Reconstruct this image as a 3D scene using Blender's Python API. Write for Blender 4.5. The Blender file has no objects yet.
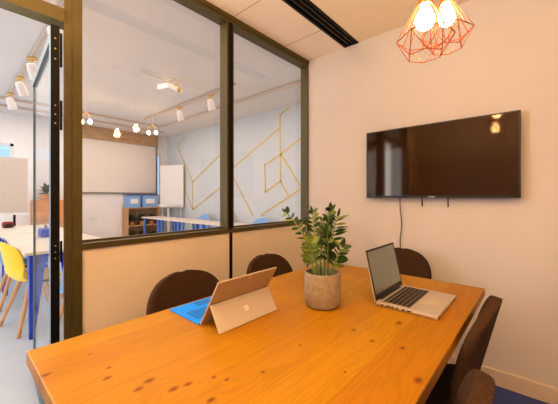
import bpy, bmesh, math, random
from mathutils import Vector, Matrix
random.seed(7)
COL = bpy.context.scene.collection
PI = math.pi
EYE = 1.22

# ------------------------------------------------------------------ materials
def nodes(name):
    m = bpy.data.materials.new(name); m.use_nodes = True
    nt = m.node_tree; nt.nodes.clear()
    out = nt.nodes.new('ShaderNodeOutputMaterial')
    return m, nt, out

def mat(name, col, rough=0.6, metal=0.0, noise=0.06, nscale=20.0, bump=0.0, bscale=60.0, spec=0.5,
        emit=None, estr=0.0, stretch=(1, 1, 1), sheen=0.0, trans=0.0):
    m, nt, out = nodes(name)
    b = nt.nodes.new('ShaderNodeBsdfPrincipled')
    nt.links.new(b.outputs[0], out.inputs[0])
    tc = nt.nodes.new('ShaderNodeTexCoord'); mp = nt.nodes.new('ShaderNodeMapping')
    mp.inputs['Scale'].default_value = stretch
    nt.links.new(tc.outputs['Object'], mp.inputs['Vector'])
    n = nt.nodes.new('ShaderNodeTexNoise'); n.inputs['Scale'].default_value = nscale
    n.inputs['Detail'].default_value = 4
    nt.links.new(mp.outputs[0], n.inputs['Vector'])
    r = nt.nodes.new('ShaderNodeValToRGB')
    c0 = [max(0, c * (1 - noise)) for c in col]; c1 = [min(1, c * (1 + noise)) for c in col]
    r.color_ramp.elements[0].position = 0.3; r.color_ramp.elements[1].position = 0.7
    r.color_ramp.elements[0].color = (*c0, 1); r.color_ramp.elements[1].color = (*c1, 1)
    nt.links.new(n.outputs['Fac'], r.inputs[0]); nt.links.new(r.outputs[0], b.inputs['Base Color'])
    b.inputs['Roughness'].default_value = rough; b.inputs['Metallic'].default_value = metal
    b.inputs['Specular IOR Level'].default_value = spec
    if sheen: b.inputs['Sheen Weight'].default_value = sheen
    if emit:
        b.inputs['Emission Color'].default_value = (*emit, 1); b.inputs['Emission Strength'].default_value = estr
    if bump:
        n2 = nt.nodes.new('ShaderNodeTexNoise'); n2.inputs['Scale'].default_value = bscale
        nt.links.new(mp.outputs[0], n2.inputs['Vector'])
        bp = nt.nodes.new('ShaderNodeBump'); bp.inputs['Strength'].default_value = bump
        bp.inputs['Distance'].default_value = 0.01
        nt.links.new(n2.outputs['Fac'], bp.inputs['Height']); nt.links.new(bp.outputs[0], b.inputs['Normal'])
    return m

def glass_mat(name, tint=(0.95, 0.93, 0.9), ior=1.5, boost=1.0):
    m, nt, out = nodes(name)
    t = nt.nodes.new('ShaderNodeBsdfTransparent'); t.inputs[0].default_value = (*tint, 1)
    g = nt.nodes.new('ShaderNodeBsdfGlossy'); g.inputs['Roughness'].default_value = 0.0
    f = nt.nodes.new('ShaderNodeFresnel'); f.inputs[0].default_value = ior
    mu = nt.nodes.new('ShaderNodeMath'); mu.operation = 'MULTIPLY'; mu.inputs[1].default_value = boost
    mu.use_clamp = True
    ge = nt.nodes.new('ShaderNodeNewGeometry'); mi = nt.nodes.new('ShaderNodeMix'); mi.data_type = 'FLOAT'
    nt.links.new(ge.outputs['Backfacing'], mi.inputs[0]); mi.inputs[2].default_value = ior; mi.inputs[3].default_value = 1.0 / ior
    nt.links.new(mi.outputs[0], f.inputs[0]); nt.links.new(f.outputs[0], mu.inputs[0])
    mx = nt.nodes.new('ShaderNodeMixShader')
    nt.links.new(mu.outputs[0], mx.inputs[0]); nt.links.new(t.outputs[0], mx.inputs[1]); nt.links.new(g.outputs[0], mx.inputs[2])
    nt.links.new(mx.outputs[0], out.inputs[0])
    return m

def emis_mat(name, col, s):
    m, nt, out = nodes(name)
    e = nt.nodes.new('ShaderNodeEmission'); e.inputs[0].default_value = (*col, 1); e.inputs[1].default_value = s
    nt.links.new(e.outputs[0], out.inputs[0]); return m

def pine_mat(name, knots, base, dark, plank=0.14, off=0.0):
    """long pine boards along local Y with knots at given local (x, y, size)"""
    m, nt, out = nodes(name)
    N = nt.nodes.new; L = nt.links.new
    b = N('ShaderNodeBsdfPrincipled'); L(b.outputs[0], out.inputs[0])
    tc = N('ShaderNodeTexCoord'); sep = N('ShaderNodeSeparateXYZ'); L(tc.outputs['Object'], sep.inputs[0])
    def math_(op, a, bb=None, c=None, clamp=False):
        n = N('ShaderNodeMath'); n.operation = op; n.use_clamp = clamp
        for i, v in enumerate((a, bb, c)):
            if v is None: continue
            if isinstance(v, (int, float)): n.inputs[i].default_value = v
            else: L(v, n.inputs[i])
        return n.outputs[0]
    X, Y = sep.outputs[0], sep.outputs[1]
    # knots field
    acc = None; warp = None
    for (kx, ky, s) in knots:
        dx = math_('DIVIDE', math_('SUBTRACT', X, kx), s * 0.8)
        dy = math_('DIVIDE', math_('SUBTRACT', Y, ky), s * 1.35)
        d = math_('SQRT', math_('ADD', math_('MULTIPLY', dx, dx), math_('MULTIPLY', dy, dy)))
        core = math_('SUBTRACT', 1.35, d, clamp=True)
        halo = math_('DIVIDE', 1.0, math_('ADD', 1.0, math_('MULTIPLY', d, math_('MULTIPLY', d, 0.25))))
        acc = core if acc is None else math_('MAXIMUM', acc, core)
        warp = halo if warp is None else math_('ADD', warp, halo)
    if acc is None: acc = math_('MULTIPLY', X, 0.0); warp = acc
    idx = math_('FLOOR', math_('DIVIDE', math_('ADD', X, 5.0 + off), plank))
    fr = math_('FRACT', math_('DIVIDE', math_('ADD', X, 5.0 + off), plank))
    wn = N('ShaderNodeTexWhiteNoise'); wn.noise_dimensions = '1D'; L(idx, wn.inputs['W'])
    com = N('ShaderNodeCombineXYZ')
    L(math_('ADD', math_('MULTIPLY', X, 26.0), math_('MULTIPLY', warp, 1.3)), com.inputs[0])
    L(math_('ADD', math_('MULTIPLY', Y, 1.6), math_('MULTIPLY', wn.outputs['Value'], 31.0)), com.inputs[1])
    L(math_('MULTIPLY', idx, 3.7), com.inputs[2])
    n1 = N('ShaderNodeTexNoise'); n1.inputs['Scale'].default_value = 1.0; n1.inputs['Detail'].default_value = 5
    n1.inputs['Distortion'].default_value = 0.6
    L(com.outputs[0], n1.inputs['Vector'])
    ringv = math_('FRACT', math_('MULTIPLY', n1.outputs['Fac'], 7.0))
    ring = math_('ABSOLUTE', math_('SUBTRACT', ringv, 0.5))
    r = N('ShaderNodeValToRGB')
    r.color_ramp.elements[0].color = (*[c * 0.91 for c in base], 1); r.color_ramp.elements[0].position = 0.0
    r.color_ramp.elements[1].color = (*[min(1, c * 1.04) for c in base], 1); r.color_ramp.elements[1].position = 0.35
    L(ring, r.inputs[0])
    hs = N('ShaderNodeHueSaturation'); L(r.outputs[0], hs.inputs['Color'])
    L(math_('ADD', 0.94, math_('MULTIPLY', wn.outputs['Value'], 0.12)), hs.inputs['Value'])
    L(math_('ADD', 0.493, math_('MULTIPLY', wn.outputs['Value'], 0.012)), hs.inputs['Hue'])
    mx = N('ShaderNodeMix'); mx.data_type = 'RGBA'
    L(hs.outputs[0], mx.inputs['A']); mx.inputs['B'].default_value = (*dark, 1)
    L(math_('MULTIPLY', acc, 0.85, clamp=True), mx.inputs['Factor'])
    # plank joints
    jt = math_('LESS_THAN', fr, 0.018)
    mx2 = N('ShaderNodeMix'); mx2.data_type = 'RGBA'
    L(mx.outputs['Result'], mx2.inputs['A']); mx2.inputs['B'].default_value = (*[c * 0.55 for c in base], 1)
    L(math_('MULTIPLY', jt, 0.35), mx2.inputs['Factor'])
    L(mx2.outputs['Result'], b.inputs['Base Color'])
    b.inputs['Roughness'].default_value = 0.42; b.inputs['Specular IOR Level'].default_value = 0.12
    bp = N('ShaderNodeBump'); bp.inputs['Strength'].default_value = 0.08; bp.inputs['Distance'].default_value = 0.003
    L(n1.outputs['Fac'], bp.inputs['Height']); L(bp.outputs[0], b.inputs['Normal'])
    return m

M = {}
M['wall'] = mat('warm_wall_paint', (0.69, 0.64, 0.595), 0.85, noise=0.015, nscale=3, bump=0.03, bscale=90)
M['wallb'] = mat('hall_wall_paint', (0.84, 0.79, 0.75), 0.85, noise=0.015, nscale=3)
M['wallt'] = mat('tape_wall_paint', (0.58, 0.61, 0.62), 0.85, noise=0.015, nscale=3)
M['panel'] = mat('partition_panel', (0.83, 0.72, 0.55), 0.6, noise=0.015, nscale=3)
M['ceil'] = mat('ceiling_paint', (0.93, 0.77, 0.56), 0.9, noise=0.012, nscale=2)
M['ceilb'] = mat('hall_ceiling_paint', (0.72, 0.67, 0.63), 0.9, noise=0.03, nscale=1.2)
M['frame'] = mat('olive_black_frame', (0.092, 0.068, 0.013), 0.42, metal=0.15, noise=0.08, nscale=4)
M['frame_d'] = mat('black_frame', (0.005, 0.0035, 0.002), 0.5, noise=0.1, spec=0.2)
M['frame_blue_refl'] = mat('black_frame_blue_reflection', (0.10, 0.16, 0.19), 0.35, metal=0.4, noise=0.05)  # black door frame with reflected blue daylight put into its colour
M['glass'] = glass_mat('partition_glass', (0.99, 0.96, 0.94), 1.45, 1.0)
M['dglass'] = glass_mat('door_glass', (0.97, 0.98, 0.99), 1.10, 0.25)
M['wglass'] = glass_mat('outer_window_glass', (0.88, 0.94, 1.0))
M['black'] = mat('black_plastic', (0.010, 0.009, 0.009), 0.45, noise=0.1)
M['screen'] = mat('tv_screen_glass', (0.026, 0.009, 0.002), 0.06, noise=0.05, spec=0.42)
[n for n in M['screen'].node_tree.nodes if n.type == 'BSDF_PRINCIPLED'][0].inputs['Specular Tint'].default_value = (1.0, 0.78, 0.60, 1)
M['chair'] = mat('brown_grey_felt', (0.066, 0.033, 0.015), 0.95, noise=0.35, nscale=160, bump=0.5, bscale=350, spec=0.15)
M['blackmetal'] = mat('black_metal', (0.015, 0.014, 0.013), 0.4, metal=0.6)
M['steel'] = mat('brushed_steel', (0.55, 0.53, 0.5), 0.3, metal=1.0, noise=0.03)
M['alu'] = mat('laptop_aluminium', (0.66, 0.60, 0.53), 0.42, metal=0.55, noise=0.015, nscale=60)
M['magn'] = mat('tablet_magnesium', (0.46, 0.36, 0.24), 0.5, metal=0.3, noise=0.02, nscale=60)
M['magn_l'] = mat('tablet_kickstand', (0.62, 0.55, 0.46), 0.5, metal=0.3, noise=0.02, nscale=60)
M['keys'] = mat('laptop_keys', (0.018, 0.016, 0.015), 0.6)
M['blue'] = mat('blue_keyboard_felt', (0.0, 0.26, 0.95), 0.8, noise=0.05, nscale=90)
M['blue_d'] = mat('blue_keys', (0.0, 0.16, 0.58), 0.7, noise=0.05, nscale=90)
M['emblem'] = mat('pale_emblem', (0.85, 0.82, 0.76), 0.3, metal=0.2)
M['concrete'] = mat('pot_concrete', (0.33, 0.275, 0.19), 0.85, noise=0.16, nscale=45, bump=0.3, bscale=60)
M['soil'] = mat('potting_soil', (0.045, 0.028, 0.015), 1.0, noise=0.5, nscale=80, bump=1.0, bscale=90)
M['leaf'] = mat('glossy_leaf', (0.028, 0.075, 0.009), 0.32, noise=0.45, nscale=14)
M['leaf2'] = mat('young_leaf', (0.17, 0.24, 0.035), 0.38, noise=0.3, nscale=14)
M['stem'] = mat('plant_stem', (0.20, 0.26, 0.07), 0.5, noise=0.2)
M['copper'] = mat('copper_wire', (0.34, 0.075, 0.015), 0.4, metal=0.3)
M['copcap'] = mat('copper_cap', (0.62, 0.13, 0.03), 0.4, metal=0.2)
M['bulb'] = emis_mat('bulb_glow', (1.0, 0.62, 0.30), 70.0)
M['bulb_s'] = emis_mat('hall_bulb_glow', (1.0, 0.78, 0.5), 40.0)
M['carpet'] = mat('blue_carpet', (0.055, 0.085, 0.30), 0.95, noise=0.25, nscale=220, bump=0.6, bscale=300)
M['floorb'] = mat('hall_floor', (0.51, 0.56, 0.63), 0.45, noise=0.04, nscale=2.5)
M['base'] = mat('baseboard_paint', (0.74, 0.61, 0.47), 0.5, noise=0.01)
M['whitemetal'] = mat('white_metal', (0.75, 0.72, 0.68), 0.4)
M['white'] = mat('white_board', (0.80, 0.76, 0.72), 0.5, noise=0.01)
M['peach'] = mat('screen_fabric', (0.78, 0.69, 0.61), 0.8, noise=0.01)
M['boardpeach'] = mat('mobile_board_face', (0.56, 0.47, 0.40), 0.7, noise=0.01)
M['spotwhite'] = mat('spot_enamel', (0.56, 0.51, 0.47), 0.5, noise=0.01)
M['grey'] = mat('screen_border', (0.20, 0.18, 0.16), 0.6)
M['gold'] = mat('gold_tape', (0.62, 0.46, 0.16), 0.4, metal=0.2, noise=0.04)
M['cobalt'] = mat('cobalt_metal', (0.01, 0.045, 0.42), 0.35)
M['midblue'] = mat('mid_blue_metal', (0.06, 0.17, 0.50), 0.4)
M['skyblue'] = mat('pale_blue_plastic', (0.22, 0.42, 0.72), 0.5)
M['greyblue'] = mat('grey_blue_plastic', (0.16, 0.24, 0.33), 0.5)
M['yellow'] = mat('yellow_plastic', (0.80, 0.56, 0.0), 0.4, noise=0.02)
M['beech'] = mat('beech_wood', (0.55, 0.30, 0.14), 0.5, noise=0.12, nscale=10, stretch=(6, 6, 1))
M['ltop'] = mat('pale_tabletop', (0.68, 0.60, 0.52), 0.4, noise=0.05, nscale=8, stretch=(1, 8, 8))
M['oak'] = mat('oak_board', (0.46, 0.28, 0.14), 0.6, noise=0.25, nscale=7, stretch=(4, 1, 4))
M['orange'] = mat('orange_cabinet', (0.66, 0.27, 0.09), 0.6, noise=0.15, nscale=6)
M['brass'] = mat('brass', (0.5, 0.30, 0.08), 0.4, metal=0.7, noise=0.2)
M['cable'] = mat('dark_cable', (0.03, 0.018, 0.010), 0.6)
M['redbag'] = mat('dark_red_fabric', (0.25, 0.03, 0.03), 0.8)

# ------------------------------------------------------------------ geometry helpers
def box(bm, c, s, rot=None, bev=0.0):
    r = bmesh.ops.create_cube(bm, size=1.0)
    vs = r['verts']
    bmesh.ops.scale(bm, vec=s, verts=vs)
    if bev:
        es = list({e for v in vs for e in v.link_edges})
        rr = bmesh.ops.bevel(bm, geom=es, offset=bev, segments=2, affect='EDGES', profile=0.6)
        vs = list({v for f in rr['faces'] for v in f.verts} | {v for v in vs if v.is_valid})
    if rot is not None: bmesh.ops.transform(bm, matrix=rot.to_4x4(), verts=vs)
    bmesh.ops.translate(bm, vec=c, verts=vs)
    return vs

def bxx(bm, x0, x1, y0, y1, z0, z1, bev=0.0):
    return box(bm, ((x0 + x1) / 2, (y0 + y1) / 2, (z0 + z1) / 2), (abs(x1 - x0), abs(y1 - y0), abs(z1 - z0)), None, bev)

def sweep(bm, pts, rad, seg=8, cap=True):
    pts = [Vector(p) for p in pts]; n = len(pts)
    if not isinstance(rad, (list, tuple)): rad = [rad] * n
    rings = []; prev = None
    for i, p in enumerate(pts):
        t = (pts[min(i + 1, n - 1)] - pts[max(i - 1, 0)]).normalized()
        if prev is None:
            a = Vector((0, 0, 1)) if abs(t.z) < 0.9 else Vector((1, 0, 0))
            u = t.cross(a).normalized()
        else:
            u = (prev - t * prev.dot(t)).normalized()
        prev = u; w = t.cross(u)
        rings.append([bm.verts.new(p + (u * math.cos(2 * PI * k / seg) + w * math.sin(2 * PI * k / seg)) * rad[i]) for k in range(seg)])
    for a, b in zip(rings, rings[1:]):
        for k in range(seg):
            bm.faces.new((a[k], a[(k + 1) % seg], b[(k + 1) % seg], b[k]))
    if cap:
        bm.faces.new(rings[0][::-1]); bm.faces.new(rings[-1])

def lathe(bm, prof, c=(0, 0, 0), seg=40):
    c = Vector(c); rings = []
    for r, z in prof:
        if r < 1e-5: rings.append([bm.verts.new(c + Vector((0, 0, z)))])
        else: rings.append([bm.verts.new(c + Vector((r * math.cos(2 * PI * k / seg), r * math.sin(2 * PI * k / seg), z))) for k in range(seg)])
    for a, b in zip(rings, rings[1:]):
        for k in range(seg):
            k2 = (k + 1) % seg
            if len(a) == 1 and len(b) == 1: continue
            if len(a) == 1: bm.faces.new((a[0], b[k2], b[k]))
            elif len(b) == 1: bm.faces.new((a[k], a[k2], b[0]))
            else: bm.faces.new((a[k], a[k2], b[k2], b[k]))

def obj(name, bm, m, parent=None, smooth=False, loc=None, rot=None):
    bmesh.ops.recalc_face_normals(bm, faces=bm.faces)
    me = bpy.data.meshes.new(name); bm.to_mesh(me); bm.free()
    me.materials.append(M[m] if isinstance(m, str) else m)
    if smooth:
        for p in me.polygons: p.use_smooth = True
        me.set_sharp_from_angle(angle=math.radians(smooth if smooth is not True else 40))
    o = bpy.data.objects.new(name, me); COL.objects.link(o)
    if parent: o.parent = parent
    if loc: o.location = loc
    if rot: o.rotation_euler = rot
    return o

def B(): return bmesh.new()
def boxobj(name, x0, x1, y0, y1, z0, z1, m, parent=None, bev=0.0):
    bm = B(); bxx(bm, x0, x1, y0, y1, z0, z1, bev); return obj(name, bm, m, parent)
def struct(name, *a, **k):
    o = boxobj(name, *a, **k); o['kind'] = 'structure'; return o
def tag(o, label, cat, group=None, kind=None):
    o['label'] = label; o['category'] = cat
    if group: o['group'] = group
    if kind: o['kind'] = kind
    return o
def empty(name, loc, rz=0.0):
    o = bpy.data.objects.new(name, None); COL.objects.link(o); o.location = loc; o.rotation_euler = (0, 0, rz)
    o.empty_display_size = 0.1
    return o
def thing(name, label, cat, loc=(0, 0, 0), rz=0.0, group=None):
    return tag(empty(name, loc, rz), label, cat, group)
def copy_tree(o, parent=None):
    c = o.copy(); COL.objects.link(c); c.parent = parent
    for ch in [x for x in bpy.data.objects if x.parent == o]: copy_tree(ch, c)
    return c

# ------------------------------------------------------------------ room constants (metres)
PX = -1.71        # meeting-room face of the glass partition
TY = 2.37         # wall with the television
CH = 2.56         # meeting room ceiling
HX, HY, HH = -8.0, 4.19, 2.90   # hall: far wall, tape wall, ceiling
RX, BY = 1.5, -1.3              # meeting room right and back walls

# floor, ceiling
struct('floor', PX, RX, BY, TY, -0.05, 0.0, 'carpet')
struct('floor', HX, PX, -4.0, HY, -0.05, 0.0, 'floorb')
# ceiling: tiled strip beside the partition and plain plaster over the table
def tile_ceiling():
    m, nt, out = nodes('ceiling_tiles')
    N = nt.nodes.new; L = nt.links.new
    b = N('ShaderNodeBsdfPrincipled'); L(b.outputs[0], out.inputs[0]); b.inputs['Roughness'].default_value = 0.9
    tc = N('ShaderNodeTexCoord'); s = N('ShaderNodeSeparateXYZ'); L(tc.outputs['Object'], s.inputs[0])
    a = N('ShaderNodeMath'); a.operation = 'ADD'; a.inputs[1].default_value = 6 * 0.58 - 1.41; L(s.outputs[1], a.inputs[0])
    d = N('ShaderNodeMath'); d.operation = 'DIVIDE'; d.inputs[1].default_value = 0.58; L(a.outputs[0], d.inputs[0])
    f = N('ShaderNodeMath'); f.operation = 'FRACT'; L(d.outputs[0], f.inputs[0])
    g = N('ShaderNodeMath'); g.operation = 'LESS_THAN'; g.inputs[1].default_value = 0.018; L(f.outputs[0], g.inputs[0])
    mx = N('ShaderNodeMix'); mx.data_type = 'RGBA'
    mx.inputs['A'].default_value = (0.95, 0.80, 0.66, 1); mx.inputs['B'].default_value = (0.66, 0.50, 0.38, 1)
    L(g.outputs[0], mx.inputs['Factor']); L(mx.outputs['Result'], b.inputs['Base Color'])
    return m
M['tiles'] = tile_ceiling()
struct('ceiling', PX - 0.08, -1.31, BY, TY, CH, CH + 0.05, 'tiles')
struct('ceiling', -1.174, RX, BY, TY, CH, CH + 0.05, 'ceil')
struct('ceiling', -1.31, -1.174, BY, TY, CH + 0.045, CH + 0.07, 'ceil')
struct('ceiling', HX, PX - 0.08, -4.0, HY, HH, HH + 0.05, 'ceilb')
# meeting room walls
struct('wall_right', PX, RX, TY, TY + 0.08, 0, HH, 'wall')          # television wall
struct('wall_side', RX, RX + 0.08, BY, TY, 0, HH, 'wall')
struct('wall_back', PX, RX, BY - 0.08, BY, 0, HH, 'wall')
boxobj_ = struct('baseboard_right', PX, RX, TY - 0.014, TY, 0, 0.10, 'base', bev=0.003)
struct('baseboard_side', RX - 0.014, RX, BY, TY - 0.014, 0, 0.10, 'base', bev=0.003)
# partition solid parts
struct('wall_left', PX - 0.06, PX - 0.008, 0.44, TY, 0, 0.955, 'panel')
struct('wall_left', PX - 0.06, PX - 0.008, BY - 0.08, -0.62, 0, CH, 'panel')
struct('wall_left', PX - 0.08, PX, BY - 0.08, TY + 0.08, CH + 0.05, HH, 'wallb')
# black joints under the glass
struct('trim_1', PX - 0.03, PX - 0.001, 1.385, 1.408, 0.0, 0.957, 'frame_d')
struct('trim_2', PX - 0.03, PX - 0.001, TY - 0.016, TY - 0.001, 0.0, 0.957, 'frame_d')
# hall walls
bm = B()   # far wall with two window openings
W = 0.1
bxx(bm, HX - W, HX, -4.0, -1.2, 0, HH)
bxx(bm, HX - W, HX, -1.2, 0.90, 0, 0.9); bxx(bm, HX - W, HX, -1.2, 0.90, 2.30, HH)
bxx(bm, HX - W, HX, 0.90, 3.90, 0, HH)
bxx(bm, HX - W, HX, 3.90, 4.00, 0, 1.28); bxx(bm, HX - W, HX, 3.90, 4.00, 2.38, HH)
bxx(bm, HX - W, HX, 4.00, HY, 0, HH)
o = obj('wall_far', bm, 'wallb'); o['kind'] = 'structure'
struct('wall_tape', HX, PX + 0.1, HY, HY + 0.1, 0, HH, 'wallt')
struct('wall_inner', PX, PX + 0.1, TY + 0.08, HY, 0, HH, 'wallb')
struct('wall_near', PX, PX + 0.1, -4.0, BY - 0.08, 0, HH, 'wallb')
bm = B()   # window side of the hall
bxx(bm, HX, PX, -4.1, -4.0, 0, 0.7); bxx(bm, HX, PX, -4.1, -4.0, 2.6, HH)
for xa, xb in ((-8.0, -7.6), (-5.9, -5.6), (-3.9, -3.6), (-1.95, PX)): bxx(bm, xa, xb, -4.1, -4.0, 0.7, 2.6)
o = obj('wall_front', bm, 'wallb'); o['kind'] = 'structure'

# ------------------------------------------------------------------ windows and partition glazing
def window(name, axis, a0, a1, z0, z1, p, depth, fw, glassm, framem, mid=0):
    """pane plus frame; axis 'x' = plane X const"""
    def bb(bm, u0, u1, zz0, zz1, d0, d1):
        if axis == 'x': bxx(bm, d0, d1, u0, u1, zz0, zz1)
        else: bxx(bm, u0, u1, d0, d1, zz0, zz1)
    bm = B(); bb(bm, a0 + fw * .5, a1 - fw * .5, z0 + fw * .5, z1 - fw * .5, p - 0.004, p + 0.004)
    pane = obj(name, bm, glassm); pane['kind'] = 'structure'
    bm = B()
    bb(bm, a0, a0 + fw, z0, z1, p - depth, p + depth); bb(bm, a1 - fw, a1, z0, z1, p - depth, p + depth)
    bb(bm, a0, a1, z0, z0 + fw, p - depth, p + depth); bb(bm, a0, a1, z1 - fw, z1, p - depth, p + depth)
    for k in range(mid):
        u = a0 + (a1 - a0) * (k + 1) / (mid + 1); bb(bm, u - fw / 2, u + fw / 2, z0, z1, p - depth, p + depth)
    obj('window_frame', bm, framem, pane)
    return pane
window('window_4', 'x', -1.2, 0.90, 0.9, 2.30, HX - 0.05, 0.03, 0.05, 'wglass', 'whitemetal', 1)
window('window_5', 'x', 3.90, 4.00, 1.28, 2.38, HX - 0.05, 0.03, 0.015, 'wglass', 'whitemetal')
for i, (xa, xb) in enumerate(((-7.6, -5.9), (-5.6, -3.9), (-3.6, -1.95))):
    window('window_%d' % (6 + i), 'y', xa, xb, 0.7, 2.6, -4.05, 0.03, 0.05, 'wglass', 'whitemetal', 1)

FB = PX - 0.085   # back of frame, where the glass sits
def glazed(name, y0, y1, z0, z1):
    pane = boxobj(name, FB + 0.006, FB + 0.012, y0 - 0.01, y1 + 0.01, z0 - 0.01, z1 + 0.01, 'glass'); pane['kind'] = 'structure'
    return pane
w1 = glazed('window_1', 0.447, 1.358, 0.985, 2.505)
w2 = glazed('window_2', 1.420, 2.352, 0.985, 2.505)
w3 = glazed('window_3', -0.60, 0.393, 2.125, 2.505)
boxobj('window_frame', FB, PX, 1.358, 1.420, 0.985, 2.505, 'frame', w1)          # mullion between the panes
boxobj('window_frame', FB, PX, 2.352, TY - 0.001, 0.985, 2.505, 'frame', w2)      # corner jamb
# thin black front bead on the mullion, as in the picture
boxobj('mullion_bead', PX, PX + 0.006, 1.372, 1.406, 0.985, 2.505, 'frame_d', w1)
bm = B(); bxx(bm, FB, PX, 0.44, TY - 0.001, 0.955, 0.985); bxx(bm, FB, FB + 0.02, 0.44, TY - 0.001, 0.985, 0.995)
o = obj('trim_3', bm, 'frame'); o['kind'] = 'structure'                           # sill rail
bm = B(); bxx(bm, FB, PX, -0.62, TY - 0.001, 2.505, CH)
bxx(bm, PX, PX + 0.008, -0.62, TY - 0.001, 2.53, CH)
o = obj('trim_4', bm, 'frame'); o['kind'] = 'structure'                           # head rail
bm = B(); bxx(bm, FB, PX - 0.015, 0.393, 0.447, 0, 2.505); bxx(bm, PX - 0.015, PX, 0.374, 0.447, 0, 2.505); bxx(bm, PX, PX + 0.006, 0.405, 0.447, 0, 2.505)
o = obj('trim_5', bm, 'frame'); o['kind'] = 'structure'                           # post beside the door
bm = B(); bxx(bm, FB, PX, -0.60, 0.393, 2.06, 2.125)
bxx(bm, FB, PX, -0.66, -0.60, 0, 2.505)
o = obj('trim_6', bm, 'frame'); o['kind'] = 'structure'                           # door head and far jamb

# door leaf, open 94 degrees into the hall
DR = math.radians(180 - 4.0)
door = empty('door_1', (PX - 0.004, 0.339, 0.01), DR); door['kind'] = 'structure'
DW, DH, DT = 0.925, 2.02, 0.034
bm = B()
bxx(bm, 0.002, 0.05, -DT / 2, DT / 2, 0, DH); bxx(bm, DW - 0.02, DW, -0.006, 0.006, 0, DH)
bxx(bm, 0.05, DW - 0.02, -0.012, 0.012, DH - 0.05, DH); bxx(bm, 0.05, DW - 0.02, -0.012, 0.012, 0, 0.06)
obj('door_frame', bm, 'frame_blue_refl', door)
bm = B(); bxx(bm, 0.045, DW - 0.015, -0.004, 0.004, 0.05, DH - 0.04); obj('door_pane', bm, 'dglass', door)
bm = B(); bxx(bm, -0.003, 0.002, -DT / 2, DT / 2, 0, DH); obj('door_edge', bm, 'frame_d', door)
for z, zz in ((1.83, 0.16), (1.53, 0.14), (0.90, 0.10), (0.25, 0.14)):
    bm = B(); bxx(bm, -0.005, -0.002, -DT / 2 + 0.001, DT / 2 - 0.010, z, z + zz)
    sweep(bm, [(0.0, -DT / 2 - 0.006, z), (0.0, -DT / 2 - 0.006, z + zz)], 0.005, 8)
    h = obj('hinge', bm, 'frame_d', door)
    for k in range(3):
        bm = B(); zc = z + zz * (0.2 + 0.3 * k)
        sweep(bm, [(-0.0065, 0.0, zc), (-0.004, 0.0, zc)], 0.0036, 10); obj('screw', bm, 'brass', h)

# ------------------------------------------------------------------ ceiling slot diffuser
v = thing('ceiling_vent', 'long black slotted air vent set in the ceiling beside the partition', 'vent', (-1.242, 0.9, CH))
bm = B()
for sx in (-0.066, -0.012, 0.055):
    pass
bxx(bm, -0.067, -0.047, -1.9, 1.462, -0.006, 0.03); bxx(bm, 0.047, 0.067, -1.9, 1.462, -0.006, 0.03)
bxx(bm, -0.047, 0.047, 1.45, 1.462, -0.006, 0.03); obj('vent_frame', bm, 'frame_d', v)
bm = B(); bxx(bm, -0.047, 0.047, -1.9, 1.45, 0.03, 0.04); obj('backing', bm, 'black', v)
for sx in (-0.022, 0.018):
    bm = B(); bxx(bm, sx - 0.006, sx + 0.006, -1.9, 1.45, 0.0, 0.03); obj('slat', bm, 'cable', v)

# ------------------------------------------------------------------ table
T0 = Vector((-0.684, 1.0, 0))
TXL, TXR, TYN, TYF = -1.172, -0.212, 0.160, 1.838
def tk(px, py, s):   # where the knots sit on the board, measured once from the picture
    k = (px - 279) / 294.4; d = 0.47 * 294.4 / (py - 197)
    return ((-.6634 + .7482 * k) * d - T0.x, (.7482 + .6634 * k) * d - T0.y, s)
knots = [tk(*q) for q in ((45.7, 375, .011), (109, 367.6, .006), (107.5, 378, .009), (138.7, 389, .009), (149.5, 380.5, .011), (173.7, 389, .011),
         (188, 384, .009), (214, 377, .006), (211, 400, .009), (227, 379.5, .006), (418.3, 380.2, .013), (399.2, 323, .013),
         (402.4, 348, .009), (353.7, 330, .009), (372, 341, .008), (300, 345, .005), (263, 372, .006), (90, 354, .005), (345, 372, .005))]
M['pine'] = pine_mat('orange_pine_boards', knots, (0.405, 0.190, 0.006), (0.14, 0.032, 0.003))
table = thing('meeting_table', 'large orange pine meeting table with knotty boards and white steel legs', 'table', T0)
bm = B()
box(bm, ((TXL + TXR) / 2 - T0.x, (TYN + TYF) / 2 - T0.y, 0.73), (TXR - TXL, TYF - TYN, 0.04), None, 0.004)
obj('tabletop', bm, 'pine', table)
bm = B()
x0, x1, y0, y1 = TXL + .05 - T0.x, TXR - .05 - T0.x, TYN + .05 - T0.y, TYF - .05 - T0.y
for (a, b_, c, d) in ((x0, x1, y0, y0 + .03), (x0, x1, y1 - .03, y1), (x0, x0 + .03, y0, y1), (x1 - .03, x1, y0, y1)):
    bxx(bm, a, b_, c, d, 0.66, 0.71)
obj('apron', bm, 'whitemetal', table)
for sx in (x0 + .10, x1 - .15):
    for sy in (y0, y1 - .05):
        bm = B(); bxx(bm, sx, sx + .05, sy, sy + .05, 0.0, 0.66, 0.002); obj('leg', bm, 'whitemetal', table)

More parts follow.
